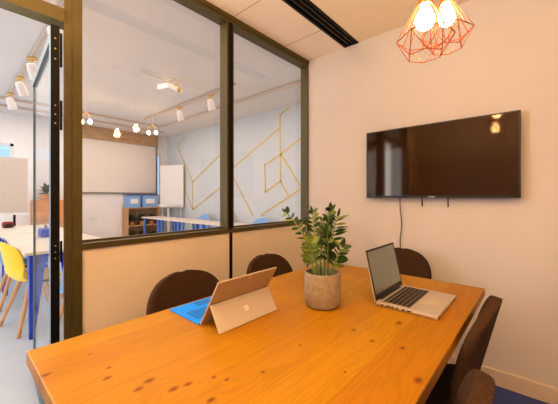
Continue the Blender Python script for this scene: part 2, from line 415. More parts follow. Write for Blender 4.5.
# ------------------------------------------------------------------ chairs
def shell_pts(half, zs, zt, yb, curl, dome, nu=17, nv=22):
    """grid of points for a one-piece seat-and-back shell with a domed top; faces +Y"""
    prof = [(0.225, zs - 0.035), (0.215, zs - 0.005), (0.17, zs + 0.005), (0.05, zs - 0.005), (-0.07, zs - 0.010), (-0.145, zs + 0.012),
            (-0.185, zs + 0.07), (-0.205, zs + 0.16)]
    zr = zt - dome
    yr = -0.205 + (yb + 0.205) * (zr - zs - 0.16) / (zt - zs - 0.16)
    prof.append((yr, zr))
    P = [Vector((0, a, b)) for a, b in prof]; Ls = [0]
    for a, b in zip(P, P[1:]): Ls.append(Ls[-1] + (b - a).length)
    cs = []
    for i in range(nv + 1):
        q = Ls[-1] * i / nv
        j = next((n for n in range(len(P) - 1) if Ls[n + 1] >= q - 1e-9), len(P) - 2)
        c = P[j].lerp(P[j + 1], (q - Ls[j]) / (Ls[j + 1] - Ls[j]))
        hb = half if q >= 0.12 else half * (0.84 + 0.16 * math.sqrt(max(0, 1 - (1 - q / 0.12) ** 2)))
        cs.append((c.y, c.z, hb))
    for i in range(1, 11):
        a = PI / 2 * i / 10
        z = zr + dome * math.sin(a); y = yr + (yb - yr) * (z - zr) / dome
        cs.append((y, z, half * max(0.10, math.cos(a) ** 0.72)))
    rows = []
    for y0, z, hb in cs:
        seat = max(0.0, min(1.0, 1 - (z - zs - 0.02) / 0.12))
        row = []
        for k in range(nu):
            u = -1 + 2 * k / (nu - 1)
            x = u * hb; e = (abs(x) / half) ** 2.2
            row.append(Vector((x, y0 + (1 - seat) * curl * e, z + seat * curl * 0.55 * e)))
        rows.append(row)
    return rows

def shell_mesh(rows, thick):
    bm = B(); g = [[bm.verts.new(p) for p in r] for r in rows]
    for a, b in zip(g, g[1:]):
        for k in range(len(a) - 1): bm.faces.new((a[k], a[k + 1], b[k + 1], b[k]))
    bmesh.ops.recalc_face_normals(bm, faces=bm.faces)
    # thickness
    bm.normal_update()
    r = bmesh.ops.solidify(bm, geom=bm.faces[:], thickness=thick)
    return bm

def soften(o, lv=1):
    s = o.modifiers.new('soft', 'SUBSURF'); s.levels = lv; s.render_levels = lv
    for p in o.data.polygons: p.use_smooth = True

def make_office_chair(label, loc, rz, grp=None):
    c = thing('dining_chair', label, 'chair', loc, rz, grp)
    bm = shell_mesh(shell_pts(0.206, 0.455, 0.850, -0.262, 0.036, 0.16), 0.034)
    s = obj('seat_shell', bm, 'chair', c); soften(s)
    bm = B(); box(bm, (0, 0.03, 0.425), (0.24, 0.22, 0.02), None, 0.005)
    obj('seat_bracket', bm, 'blackmetal', c)
    for sx in (-1, 1):
        for sy in (-1, 1):
            bm = B()
            sweep(bm, [(sx * 0.09, 0.03 + sy * 0.08, 0.415), (sx * 0.13, 0.02 + sy * 0.12, 0.39), (sx * 0.21, 0.01 + sy * 0.20, 0.0)], [0.011, 0.011, 0.009], 10)
            obj('leg', bm, 'blackmetal', c, smooth=True)
    return c
# back top sits at local y = -0.262
G = None
ch1 = make_office_chair('dark brown felt chair behind the silver tablet, its rounded back against the partition', (-1.32 + 0.255, 0.785, 0), -PI / 2)
def dupc(src, label, loc, rz):
    c = copy_tree(src); c.location = loc; c.rotation_euler = (0, 0, rz); c['label'] = label; return c
ch2 = dupc(ch1, 'dark brown felt chair between the tablet and the potted plant, against the partition', (-1.315 + 0.255, 1.365, 0), -PI / 2)
ch3 = dupc(ch1, 'dark brown felt chair at the far end of the table behind the open laptop', (-0.75, 2.185 - 0.262, 0), PI)
ch4 = dupc(ch1, 'dark felt chair at the right table edge, between the laptop and the blank wall', (-0.135 - 0.262, 1.31, 0), PI / 2)
ch5 = dupc(ch1, 'dark felt chair nearest the camera, only its rounded top showing at bottom right', (-0.098 - 0.262, 0.68, 0), PI / 2)

# ------------------------------------------------------------------ laptop (hinge along Y, opens towards +X)
LP = thing('laptop', 'open silver laptop with black keyboard near the far right corner of the table', 'laptop', (-0.533, 1.40, 0.750))
W2 = 0.166
bm = B(); box(bm, (0.122, 0, 0.0095), (0.243, 2 * W2, 0.013), None, 0.003); base = obj('base', bm, 'alu', LP)
bm = B(); bxx(bm, 0.021, 0.136, -0.145, 0.145, 0.0158, 0.0162); obj('keyboard_well', bm, 'magn', LP)
KR = [14, 14, 14, 13, 12]
for i in range(6):
    n = [14, 14, 14, 13, 12, 9][i]; xx = 0.029 + i * 0.0192
    widths = [1.0] * n
    if i == 5: widths = [1, 1, 1, 1.2, 5.0, 1.2, 1, 1, 1]
    elif i == 4: widths[0] = 2.3; widths[-1] = 2.3
    elif i == 3: widths[0] = 1.8; widths[-1] = 1.7
    tot = sum(widths); yy = -0.142
    for w in widths:
        dw = 0.284 * w / tot
        bm = B(); box(bm, (xx, yy + dw / 2, 0.0172), (0.0152 if i else 0.010, dw - 0.0038, 0.0016), None, 0.0004)
        obj('key', bm, 'black', LP); yy += dw
bm = B(); bxx(bm, 0.148, 0.222, -0.052, 0.052, 0.0160, 0.01635); obj('trackpad', bm, 'magn_l', LP)
for k, w in enumerate((0.010, 0.016, 0.010, 0.010, 0.014, 0.018)):
    bm = B(); bxx(bm, 0.024 + k * 0.021, 0.024 + k * 0.021 + w, -W2 - 0.0006, -W2 + 0.001, 0.0065, 0.0115); obj('port', bm, 'black', LP)
lid = Matrix.Rotation(math.radians(-12.5), 3, 'Y')
def L3(x, y, z): return lid @ Vector((x, y, z)) + Vector((0.0, 0, 0.014))
bm = B(); box(bm, L3(-0.003, 0, 0.112), (0.006, 2 * W2, 0.222), lid, 0.002); LD = obj('lid', bm, 'alu', LP)
bm = B(); box(bm, L3(0.0006, 0, 0.113), (0.0012, 2 * W2 - 0.004, 0.218), lid); obj('bezel', bm, 'black', LD)
M['lapscreen'] = mat('laptop_screen', (0.06, 0.055, 0.035), 0.10, noise=0.02, spec=1.0, emit=(0.42, 0.33, 0.17), estr=0.22)
bm = B(); box(bm, L3(0.0014, 0, 0.120), (0.0006, 2 * W2 - 0.026, 0.186), lid); obj('display', bm, 'lapscreen', LD)
bm = B(); sweep(bm, [(0.004, -0.12, 0.013), (0.004, 0.12, 0.013)], 0.006, 10); obj('hinge', bm, 'black', LP, smooth=True)

# ------------------------------------------------------------------ tablet with kickstand and blue keyboard cover
TB = thing('tablet_computer', 'silver tablet propped on its kickstand, its blue keyboard cover lying behind it', 'tablet', (-0.930, 0.762, 0.750))
HW = 0.148
ang = math.atan2(0.112, 0.178)
rt = Matrix.Rotation(ang, 3, 'Y')
def R3(x, y, z): return rt @ Vector((x, y, z)) + Vector((0, 0, 0.003))
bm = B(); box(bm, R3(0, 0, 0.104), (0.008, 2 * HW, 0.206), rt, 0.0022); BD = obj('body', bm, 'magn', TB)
bm = B(); box(bm, R3(-0.0044, 0, 0.104), (0.001, 2 * HW - 0.008, 0.198), rt); obj('display', bm, 'screen', BD)
hx = R3(0.0055, 0, 0.103)
foot = Vector((0.113, 0, 0.002)); dv = foot - hx; kl = dv.length; ka = math.atan2(dv.x, dv.z)
rk = Matrix.Rotation(ka, 3, 'Y')
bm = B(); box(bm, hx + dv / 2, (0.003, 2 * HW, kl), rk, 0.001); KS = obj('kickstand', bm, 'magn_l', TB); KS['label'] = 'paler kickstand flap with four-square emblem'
nrm = (rk @ Vector((1, 0, 0)));  nrm = nrm if nrm.x > 0 else -nrm
upv = (-dv).normalized()
for a in (-1, 1):
    for b_ in (-1, 1):
        bm = B(); box(bm, hx + dv * 0.50 + nrm * 0.0018 + upv * (b_ * 0.0052) + Vector((0, a * 0.0052, 0)), (0.0006, 0.0094, 0.0094), rk)
        obj('emblem_square', bm, 'emblem', KS)
bm = B(); box(bm, R3(0.0045, 0.0, 0.193), (0.001, 0.014, 0.014), rt, 0.0); obj('camera_window', bm, 'magn_l', BD)
KB = B(); box(KB, (-0.112, 0, 0.0035), (0.214, 2 * HW + 0.006, 0.005), None, 0.0018); kb = obj('keyboard_cover', KB, 'blue', TB)
for i in range(5):
    n = 13
    for k in range(n):
        dw = 0.262 / n; bm = B()
        if i == 4 and 3 < k < 9:
            if k == 4: box(bm, (-0.052 - i * 0.0175, 0.0, 0.0063), (0.0145, dw * 5 - .003, 0.001))
            else: bm.free(); continue
        else: box(bm, (-0.052 - i * 0.0175, -0.131 + dw * (k + .5), 0.0063), (0.0145, dw - 0.003, 0.001))
        obj('key', bm, 'blue_d', kb)
bm = B(); bxx(bm, -0.205, -0.158, -0.05, 0.05, 0.0060, 0.0064); obj('trackpad', bm, 'blue_d', kb)

# ------------------------------------------------------------------ potted plant
PC = Vector((-0.707, 1.083, 0.750))
PP = thing('potted_plant', 'green leafy plant in a round beige concrete pot on the table', 'plant', PC)
R = 0.078
bm = B()
lathe(bm, [(0, 0), (R * .78, 0), (R * .90, 0.006), (R * .97, 0.02), (R, 0.05), (R, 0.142), (R * .985, 0.147), (R * .91, 0.147), (R * .895, 0.142), (R * .895, 0.118), (0, 0.118)], seg=56)
obj('pot', bm, 'concrete', PP, smooth=35)
bm = B()
lathe(bm, [(0, 0.119), (0.03, 0.124), (0.055, 0.121), (R * .89, 0.1195), (R * .89, 0.115), (0, 0.115)], seg=40)
obj('soil', bm, 'soil', PP, smooth=True)
RV = Vector((.7482, .6634, 0)); FV = Vector((-.6634, .7482, 0))
def leaf(bm, p, d, up, ln, wd):
    d = d.normalized(); s = d.cross(up)
    if s.length < 1e-3: s = d.cross(Vector((1, 0, 0)))
    s.normalize(); n = s.cross(d).normalized()
    shape = [(0.0, 0.06), (0.12, 0.45), (0.32, 0.95), (0.52, 1.0), (0.74, 0.72), (0.9, 0.33), (1.0, 0.03)]
    L_, C_, R_ = [], [], []
    for t, w in shape:
        q = p + d * ln * t - n * ln * 0.16 * t * t
        C_.append(bm.verts.new(q - n * wd * 0.14 * w)); L_.append(bm.verts.new(q + s * wd * w * .5 )); R_.append(bm.verts.new(q - s * wd * w * .5))
    for i in range(len(shape) - 1):
        bm.faces.new((L_[i], L_[i + 1], C_[i + 1], C_[i])); bm.faces.new((C_[i], C_[i + 1], R_[i + 1], R_[i]))
def bez(p0, p1, p2, t): return p0 * (1 - t) ** 2 + p1 * 2 * t * (1 - t) + p2 * t * t
# (base right, base fwd), (mid right, fwd, z), (tip right, fwd, z), leaf pairs, leaf length, material
stems = [((-.012, -.01), (-.045, -.02, .30), (-.158, -.03, .425), 8, .036, 'leaf', 0.018),
         ((-.022, .01), (-.030, .02, .30), (-.042, .03, .420), 8, .046, 'leaf', 0.017),
         ((.004, .0), (.012, .01, .30), (.028, -.02, .432), 11, .052, 'leaf', 0.024),
         ((.020, .015), (.040, .03, .30), (.070, .03, .400), 9, .062, 'leaf', 0.017),
         ((.012, -.02), (.022, -.03, .25), (.010, -.06, .350), 8, .048, 'leaf', 0.025),
         ((.026, -.01), (.050, -.02, .20), (.075, -.04, .285), 6, .050, 'leaf', 0.026),
         ((-.028, -.015), (-.060, -.03, .22), (-.055, -.05, .305), 6, .046, 'leaf2', 0.027),
         ((-.010, .02), (.0, .05, .26), (.020, .07, .380), 8, .050, 'leaf', 0.021)]
for si, (b0, m0, t0, nl, ll, lm, lw) in enumerate(stems):
    p0 = RV * b0[0] + FV * b0[1] + Vector((0, 0, 0.118)); p1 = RV * m0[0] + FV * m0[1] + Vector((0, 0, m0[2] - 0.012)); p2 = RV * t0[0] + FV * t0[1] + Vector((0, 0, t0[2] - 0.022))
    pts = [bez(p0, p1, p2, k / 14) for k in range(15)]
    bm = B(); sweep(bm, pts, [0.0062 - 0.0046 * k / 14 for k in range(15)], 8)
    st = obj('stem', bm, 'stem', PP, smooth=True)
    bm = B(); bm2 = B()
    ph = 1.5 if si in (0, 3, 5, 6) else random.random() * PI
    for k in range(nl):
        t = 0.40 + 0.58 * k / (nl - 1)
        q = bez(p0, p1, p2, t); tan = (bez(p0, p1, p2, min(1, t + .02)) - bez(p0, p1, p2, t - .02)).normalized()
        # leaves spread mostly in one plane with some scatter
        side = (RV * math.cos(ph * .6 - .9) + FV * math.sin(ph * .6 - .9)); side = (side - tan * side.dot(tan)).normalized()
        for sgn in (-1, 1):
            d = side * sgn * (0.95) + tan * (0.35 + 0.5 * t * random.random() + 0.2) + Vector([random.uniform(-.25, .25) for _ in range(3)])
            tgt = bm2 if (random.random() < 0.22) else bm
            leaf(tgt, q, d, Vector((random.uniform(-.4, .4), random.uniform(-.4, .4), 1)) - FV * 0.7, ll * 1.15 * (1.08 - .35 * t) * random.uniform(.9, 1.12), lw * 1.1 * random.uniform(.85, 1.1))
    leaf(bm, p2, (p2 - pts[-2]), RV * .3 - FV + Vector((0, 0, .5)), ll * .75, lw * .8)
    obj('leaves', bm, lm, st, smooth=True)
    if len(bm2.faces): obj('young_leaves', bm2, 'leaf2', st, smooth=True)
    else: bm2.free()

# ------------------------------------------------------------------ television
tvw = (-1.0775, -0.0877)
tvx = (tvw[0] + tvw[1]) / 2; hw = (tvw[1] - tvw[0]) / 2
TV = thing('television', 'large black flat television mounted on the peach wall', 'television', (tvx, TY, 1.214))
TH = 0.536; yf = -0.062
bm = B(); bxx(bm, -hw, hw, yf, yf + 0.028, 0, TH, 0.003); obj('casing', bm, 'black', TV)
bm = B(); bxx(bm, -hw + 0.011, hw - 0.011, yf - 0.0012, yf + 0.001, 0.016, TH - 0.010); obj('screen', bm, 'screen', TV)
bm = B(); bxx(bm, -0.2, 0.2, yf + 0.028, -0.001, 0.12, 0.45); obj('wall_mount', bm, 'blackmetal', TV)
bm = B(); bxx(bm, -0.022, 0.022, yf - 0.002, yf, 0.004, 0.011); obj('badge', bm, 'steel', TV)
for px in (-0.07, 0.10): 
    bm = B(); bxx(bm, px - 0.004, px + 0.004, -0.04, -0.034, -0.065, 0.03); obj('mount_strap', bm, 'black', TV)
bm = B()
cx = -0.816
pts = [(0.0, -0.03, 1.26), (0.0, -0.03, 1.20), (-0.004, -0.012, 1.12), (0.006, -0.010, 1.0), (-0.006, -0.010, 0.88), (0.004, -0.010, 0.7), (0.0, -0.012, 0.35)]
def smooth_pts(pts, n=6):
    P = [Vector(p) for p in pts]; out = []
    for i in range(len(P) - 1):
        a = P[max(0, i - 1)]; b_ = P[i]; c = P[i + 1]; d = P[min(len(P) - 1, i + 2)]
        for k in range(n):
            t = k / n
            out.append(0.5 * ((2 * b_) + (c - a) * t + (2 * a - 5 * b_ + 4 * c - d) * t * t + (3 * b_ - a - 3 * c + d) * t ** 3))
    out.append(P[-1]); return out
sweep(bm, smooth_pts(pts), 0.0032, 8)
cb = obj('power_cable', bm, 'cable', None, smooth=True, loc=(cx, TY, 0)); tag(cb, 'thin dark cable hanging down the wall below the television', 'cable')
bm = B(); box(bm, (cx, TY - 0.006, 0.32), (0.085, 0.012, 0.085), None, 0.003)
so = obj('wall_socket', bm, 'whitemetal'); tag(so, 'white wall socket low on the wall below the television cable', 'socket')

# ------------------------------------------------------------------ pendant lamps
def pendant(label, x, y, z, rot, sc=1.0):
    p = thing('pendant_lamp', label, 'lamp', (x, y, z), rot)
    n = 6; r1, r2, z1, z2, r0, z0 = 0.097 * sc, 0.060 * sc, -0.064 * sc, -0.130 * sc, 0.022 * sc, 0.068 * sc
    top = [Vector((r0 * math.cos(2 * PI * k / n), r0 * math.sin(2 * PI * k / n), z0)) for k in range(n)]
    mid = [Vector((r1 * math.cos(2 * PI * k / n), r1 * math.sin(2 * PI * k / n), z1)) for k in range(n)]
    low = [Vector((r2 * math.cos(2 * PI * (k + .5) / n), r2 * math.sin(2 * PI * (k + .5) / n), z2)) for k in range(n)]
    bm = B(); w = 0.0017
    for k in range(n):
        k2 = (k + 1) % n
        sweep(bm, [top[k], mid[k]], w, 6); sweep(bm, [mid[k], mid[k2]], w, 6); sweep(bm, [mid[k], low[k]], w, 6)
        sweep(bm, [mid[k2], low[k]], w, 6); sweep(bm, [low[k], low[k2]], w, 6)
        t2 = (top[k] + top[k2]) / 2; m2 = (mid[k] + mid[k2]) / 2
        sweep(bm, [t2, m2], w, 6)
    obj('wire_cage', bm, 'copper', p)
    bm = B(); lathe(bm, [(0, 0.125), (0.008, 0.123), (0.021, 0.112), (0.023, 0.062), (0.019, 0.058), (0, 0.058)], seg=24); obj('lamp_holder', bm, 'copcap', p, smooth=40)
    bm = B(); lathe(bm, [(0, -0.035), (0.016, -0.031), (0.028, -0.020), (0.033, -0.004), (0.031, 0.012), (0.024, 0.030), (0.016, 0.046), (0.014, 0.060), (0, 0.060)], seg=28); obj('bulb', bm, 'bulb', p, smooth=True)
    bm = B(); sweep(bm, [(0, 0, 0.12), (0, 0, CH - z)], 0.0028, 8); obj('cord', bm, 'black', p)
    bm = B(); lathe(bm, [(0, CH - z - 0.025), (0.045, CH - z - 0.02), (0.05, CH - z), (0, CH - z)], seg=24); obj('ceiling_rose', bm, 'copcap', p, smooth=40)
    return p
pendant('lower copper wire cage pendant lamp, in front and to the left', -0.316, 1.163, EYE + 0.648, 0.35)
pendant('higher copper wire cage pendant lamp, behind and to the right', -0.288, 1.362, EYE + 0.737, 0.1, 0.98)

# ------------------------------------------------------------------ HALL beyond the glass
# projection screen
PS = thing('projection_screen', 'wide white projection screen with dark border on the far hall wall', 'screen', (HX, 2.0, 0))
Y0, Y1 = 1.95 - 2.0, 3.83 - 2.0
bm = B(); bxx(bm, 0.03, 0.04, Y0, Y1, 1.33, 2.60); obj('screen_fabric', bm, 'peach', PS)
bm = B(); bxx(bm, 0.025, 0.05, Y0, Y1, 1.30, 1.335); bxx(bm, 0.025, 0.05, Y1, Y1 + 0.04, 1.30, 2.60); obj('screen_border', bm, 'grey', PS)
bm = B(); bxx(bm, 0.0, 0.09, Y0, Y1 + 0.04, 2.60, HH); tag(obj('wood_panel', bm, 'oak', None, loc=(HX, 2.0, 0)), 'brown wooden board running above the projection screen', 'panel')
# projector on the ceiling
PJ = thing('projector', 'white projector with brass bracket hung from the hall ceiling', 'projector', (-3.95, 2.11, HH), 0.3)
bm = B(); lathe(bm, [(0, 0), (0.07, 0), (0.07, -0.015), (0.02, -0.03), (0.02, -0.09), (0, -0.09)], seg=20); obj('ceiling_mount', bm, 'whitemetal', PJ)
bm = B(); box(bm, (0, 0, -0.145), (0.20, 0.28, 0.075), None, 0.012); obj('body', bm, 'whitemetal', PJ)
bm = B()
for a in range(4):
    an = a * PI / 2 + .5; sweep(bm, [(0, 0, -0.085), (0.10 * math.cos(an), 0.13 * math.sin(an), -0.075), (0.115 * math.cos(an), 0.15 * math.sin(an), -0.12)], 0.011, 6)
obj('bracket', bm, 'brass', PJ)
bm = B(); sweep(bm, [(0.10, 0.07, -0.145), (0.125, 0.07, -0.145)], 0.03, 16); obj('lens', bm, 'brass', PJ)
bm = B(); sweep(bm, [(0, -0.14, -0.06), (-0.1, -0.42, -0.035)], 0.014, 8); obj('cable_duct', bm, 'whitemetal', PJ)
# lighting tracks
def track(label, a, b_):
    bm = B(); a = Vector(a); b_ = Vector(b_); d = b_ - a
    s = (abs(d.x) + 0.03, 0.03, 0.028) if abs(d.x) > abs(d.y) else (0.03, abs(d.y) + 0.03, 0.028)
    box(bm, (0, 0, 0), s)
    t = obj('light_track', bm, 'whitemetal' if False else M['trk'], None, loc=(a + b_) / 2); tag(t, label, 'track')
M['trk'] = mat('track_metal', (0.60, 0.46, 0.36), 0.5)
ZT = HH - 0.03
track('long ceiling light track seen through the open doorway', (-6.65, 0.66, ZT), (-2.3, 0.66, ZT))
track('ceiling light track crossing in front of the projection screen', (-6.7, -1.2, ZT), (-6.7, 3.33, ZT))
track('thin ceiling rail closest to the projection screen wall', (-7.25, -1.2, ZT), (-7.25, 3.7, ZT))
track('ceiling light track closest to the wall with gold tape lines', (-6.66, 3.36, ZT), (-2.0, 3.36, ZT))
track('ceiling light track carrying white spotlights beside the projector', (-6.3, 2.80, ZT), (-3.35, 2.80, ZT))
def spot(label, x, y, rz=0.0, tilt=0.5, grp=None, s=1.0):
    p = thing('spotlight', label, 'spotlight', (x, y, ZT - 0.014), rz, grp)
    bm = B(); box(bm, (0, 0, -0.015), (0.10, 0.035, 0.03), None, 0.004); sweep(bm, [(0, 0, -0.02), (0, 0, -0.09)], 0.010, 8); obj('bracket', bm, 'brass', p)
    rm = Matrix.Rotation(tilt, 3, 'X')
    pts = [Vector((0, 0, -0.05)), Vector((0, 0, -0.06)), Vector((0, 0, -0.10)), Vector((0, 0, -0.23))]
    pts = [rm @ (q - Vector((0, 0, -.09))) + Vector((0, 0, -.11)) for q in pts]
    bm = B(); sweep(bm, pts, [0.03 * s, 0.045 * s, 0.052 * s, 0.060 * s], 20); obj('lamp_head', bm, 'spotwhite', p, smooth=40)
    d = (pts[-1] - pts[-2]).normalized()
    bm = B(); sweep(bm, [pts[-1], pts[-1] + d * 0.002], [0.048 * s, 0.048 * s], 20); obj('lens', bm, 'peach', p)
spot('white track spotlight nearest the top of the open door', -3.35, 0.66, 0.9, 0.5, s=1.15)
spot('white track spotlight second from the open door top', -4.45, 0.66, 0.8, 0.5)
spot('white track spotlight third from the open door top', -5.3, 0.66, 0.7, 0.5)
spot('white track spotlight farthest along the doorway track', -6.25, 0.66, 0.7, 0.4)
spot('white track spotlight just right of the projector, nearer the mullion', -3.95, 2.80, 0.2, 0.3)
spot('white track spotlight farther off, left of the other one beyond the projector', -4.9, 2.80, 0.2, 0.3)

# hall pendants with clear bulbs; left one added as a lamp's glass reflection
def hall_lamp(label, x, y, z):
    p = thing('pendant_light', label, 'lamp', (x, y, z), 0.0)
    for k, dx in enumerate((-0.07, 0.07)):
        bm = B(); lathe(bm, [(0, -0.035), (0.022, -0.026), (0.032, 0), (0.024, 0.024), (0.012, 0.04), (0, 0.042)], (dx * .75, dx * .66, 0), 16); obj('bulb', bm, 'bulb_s', p, smooth=True)
        bm = B(); sweep(bm, [(dx * .75, dx * .66, 0.035), (dx * .75, dx * .66, 0.09), (0, 0, 0.16)], 0.010, 8); obj('lamp_holder', bm, 'brass', p)
    bm = B(); sweep(bm, [(0, 0, 0.15), (0, 0, HH - z)], 0.004, 6); obj('cord', bm, 'spotwhite', p)
hall_lamp('added twin-bulb lamp left, beside the post, standing in for a lamp reflected in the glass', -5.6, 1.52, 2.46)
hall_lamp('twin-bulb hanging lamp right, at the far corner of the screen', -5.6, 2.63, 2.46)

# gold tape pattern on the hall wall
def tw(px, py):
    k = (px - 279) / 294.4; d = (HY - 0.004) / (.7482 + .6634 * k)
    return Vector(((-.6634 + .7482 * k) * d, HY - 0.004, EYE + (197 - py) / 294.4 * d))
segs = [((185, 136.2), (177.6, 147)), ((177.6, 147), (192.7, 182)), ((192.7, 182), (192.7, 209.7)), ((192.7, 182), (221, 154)), ((192.7, 209.7), (221.2, 187)),
        ((221, 147), (221.2, 187)), ((186, 174), (185.8, 192.6)), ((185.8, 192.6), (192.7, 209.7)), ((221.2, 187), (236, 217)), ((221, 154), (234, 141)),
        ((234, 167), (279, 128.5)), ((280, 115), (290, 106)), ((280, 115), (280.5, 181.2)), ((281, 154.2), (306, 134)), ((281, 154.2), (264.8, 165)),
        ((264.8, 165), (265.3, 192)), ((265.3, 192), (280.4, 181.2)), ((280.4, 181.2), (288, 195.4)), ((281, 154.2), (301.5, 188.3)), ((306, 185.6), (261, 215.4)),
        ((226, 163), (252.5, 215.4)), ((234, 167), (226, 173))]
TP = thing('wall_tape', 'gold tape lines making an angular pattern on the white hall wall', 'decoration', (-4.5, HY - 0.001, 1.2))
for a, b_ in segs:
    A, Bv = tw(*a), tw(*b_); d = (Bv - A).normalized(); s = Vector((0, 1, 0)).cross(d) * 0.017
    A -= d * .012; Bv += d * .012
    bm = B(); vv = [bm.verts.new(q - Vector(TP.location)) for q in (A - s, A + s, Bv + s, Bv - s)]
    vb = [bm.verts.new(v_.co + Vector((0, 0.003, 0))) for v_ in vv]
    bm.faces.new(vv)
    for k in range(4): bm.faces.new((vv[k], vv[(k + 1) % 4], vb[(k + 1) % 4], vb[k]))
    obj('tape_strip', bm, 'gold', TP)

# hall tables with cobalt legs
def hall_table(label, x0, x1, y0, y1, grp=None, top='ltop', legm='cobalt', lw_=0.115):
    cx, cy = (x0 + x1) / 2, (y0 + y1) / 2
    t = thing('long_table', label, 'table', (cx, cy, 0), 0, grp)
    hx_, hy_ = (x1 - x0) / 2, (y1 - y0) / 2
    bm = B(); box(bm, (0, 0, 0.737), (2 * hx_, 2 * hy_, 0.026), None, 0.004); obj('tabletop', bm, top, t)
    for sx in (-1, 1):
        for sy in (-1, 1):
            bm = B(); ax, ay = sx * (hx_ - 0.04), sy * (hy_ - 0.04)
            # folded sheet leg: wide at the top, tapering to the foot
            for (ux, uy) in ((-sx, 0), (0, -sy)):
                p = [Vector((ax, ay, 0.724)), Vector((ax + ux * lw_, ay + uy * lw_, 0.724)), Vector((ax + ux * 0.03, ay + uy * 0.03, 0.0)), Vector((ax, ay, 0.0))]
                nn = Vector((uy, ux, 0)) * 0.004
                a = [bm.verts.new(q + nn) for q in p]; b2 = [bm.verts.new(q - nn) for q in p]
                bm.faces.new(a); bm.faces.new(b2[::-1])
                for k in range(4): bm.faces.new((a[k], a[(k + 1) % 4], b2[(k + 1) % 4], b2[k]))
            obj('leg', bm, legm, t)
    return t
hall_table('pale table with cobalt blue legs nearest the doorway, beside the yellow chair', -5.0, -3.22, 0.43, 1.18)
hall_table('pale table with cobalt blue legs behind the first one, seen through the doorway', -6.35, -5.06, 0.43, 1.18)
TR = [(-7.06, -6.25), (-6.21, -5.40), (-5.36, -4.55), (-4.51, -3.70), (-3.66, -2.85)]
TL = ['pale table at the far left end of the row under the gold tape wall', 'second pale table from the left in the row under the tape wall',
      'third pale table from the left in the row under the tape wall', 'pale table of the row ending just left of the mullion', 'nearest pale table of the row, low in the right pane']
for (a, b_), l in zip(TR, TL): hall_table(l, a, b_, 3.05, 3.50, legm='midblue', lw_=0.06)

def hall_chair(label, loc, rz, shellmat, legmat='beech'):
    c = thing('shell_chair', label, 'chair', loc, rz)
    s = obj('seat_shell', shell_mesh(shell_pts(0.215, 0.45, 0.82, -0.245, 0.06, 0.15, 11, 16), 0.012), shellmat, c); soften(s)
    bm = B(); box(bm, (0, 0.03, 0.425), (0.22, 0.20, 0.02)); obj('seat_bracket', bm, 'blackmetal', c)
    for sx in (-1, 1):
        for sy in (-1, 1):
            bm = B(); sweep(bm, [(sx * 0.11, 0.02 + sy * 0.10, 0.425), (sx * 0.22, 0.01 + sy * 0.21, 0.0)], [0.021, 0.014], 10); obj('leg', bm, legmat, c, smooth=True)
    return c
hc = hall_chair('yellow shell chair with wooden legs just beyond the doorway', (-3.62, 0.565, 0), 0.18, 'yellow')
def recol(c, m):
    for ch in bpy.data.objects:
        if ch.parent == c and ch.name.startswith('seat_shell'):
            ch.data = ch.data.copy(); ch.data.materials[0] = M[m]
gb = dupc(hc, 'grey blue shell chair behind the yellow one in the doorway', (-4.50, 0.565, 0), 0.0); recol(gb, 'greyblue')
gb2 = dupc(hc, 'grey blue shell chair farthest back in the doorway row', (-5.7, 0.565, 0), 0.0); gb2_data = [x for x in bpy.data.objects if x.parent == gb and x.name.startswith('seat_shell')][0].data
for ch in bpy.data.objects:
    if ch.parent == gb2 and ch.name.startswith('seat_shell'): ch.data = gb2_data
bc = dupc(hc, 'sky blue shell chair glimpsed in the gap between open door and post', (-2.88, 0.80, 0), PI / 2); recol(bc, 'skyblue')
bcd = [x for x in bpy.data.objects if x.parent == bc and x.name.startswith('seat_shell')][0].data
for (x, y, rz, l) in ((-5.84, 3.78, PI, 'sky blue chair behind the second table of the row under the tape wall'), (-5.06, 3.78, PI, 'sky blue chair behind the third table, just left of the mullion'),
                      (-3.97, 3.78, PI, 'sky blue chair under the tape lines in the right pane')):
    c = dupc(hc, l, (x, y, 0), rz)
    for ch in bpy.data.objects:
        if ch.parent == c and ch.name.startswith('seat_shell'): ch.data = bcd
dupc(hc, 'yellow chair behind the row, low in the right pane near its corner', (-3.32, 3.78, 0), PI)

# standing table and flipchart
ST = thing('standing_table', 'high round white standing table before the flipchart', 'table', (-7.0, 3.70, 0))
# moved clear of the row
bm = B(); lathe(bm, [(0, 1.0), (0.26, 1.0), (0.27, 1.012), (0.26, 1.025), (0, 1.025)], seg=32); obj('tabletop', bm, 'whitemetal', ST, smooth=40)
bm = B(); sweep(bm, [(0, 0, 0.03), (0, 0, 1.0)], 0.03, 14); obj('pedestal', bm, 'whitemetal', ST, smooth=40)
bm = B(); lathe(bm, [(0, 0), (0.22, 0), (0.22, 0.012), (0.03, 0.03), (0, 0.03)], seg=28); obj('base', bm, 'whitemetal', ST, smooth=40)
FC = thing('flipchart', 'tall blank white flipchart board standing in the hall corner', 'flipchart', (-7.35, 3.98, 0), math.radians(25))
bm = B(); box(bm, (0, 0, 1.51), (0.72, 0.025, 1.12), None, 0.004); obj('board', bm, 'white', FC)
bm = B(); box(bm, (0, -0.04, 0.955), (0.66, 0.07, 0.02)); obj('tray', bm, 'whitemetal', FC)
for sx in (-1, 1):
    bm = B(); sweep(bm, [(sx * 0.25, 0.015, 1.4), (sx * 0.32, -0.05, 0.0)], 0.012, 8); obj('leg', bm, 'whitemetal', FC)
FC.location = (-7.35, 3.98, 0)
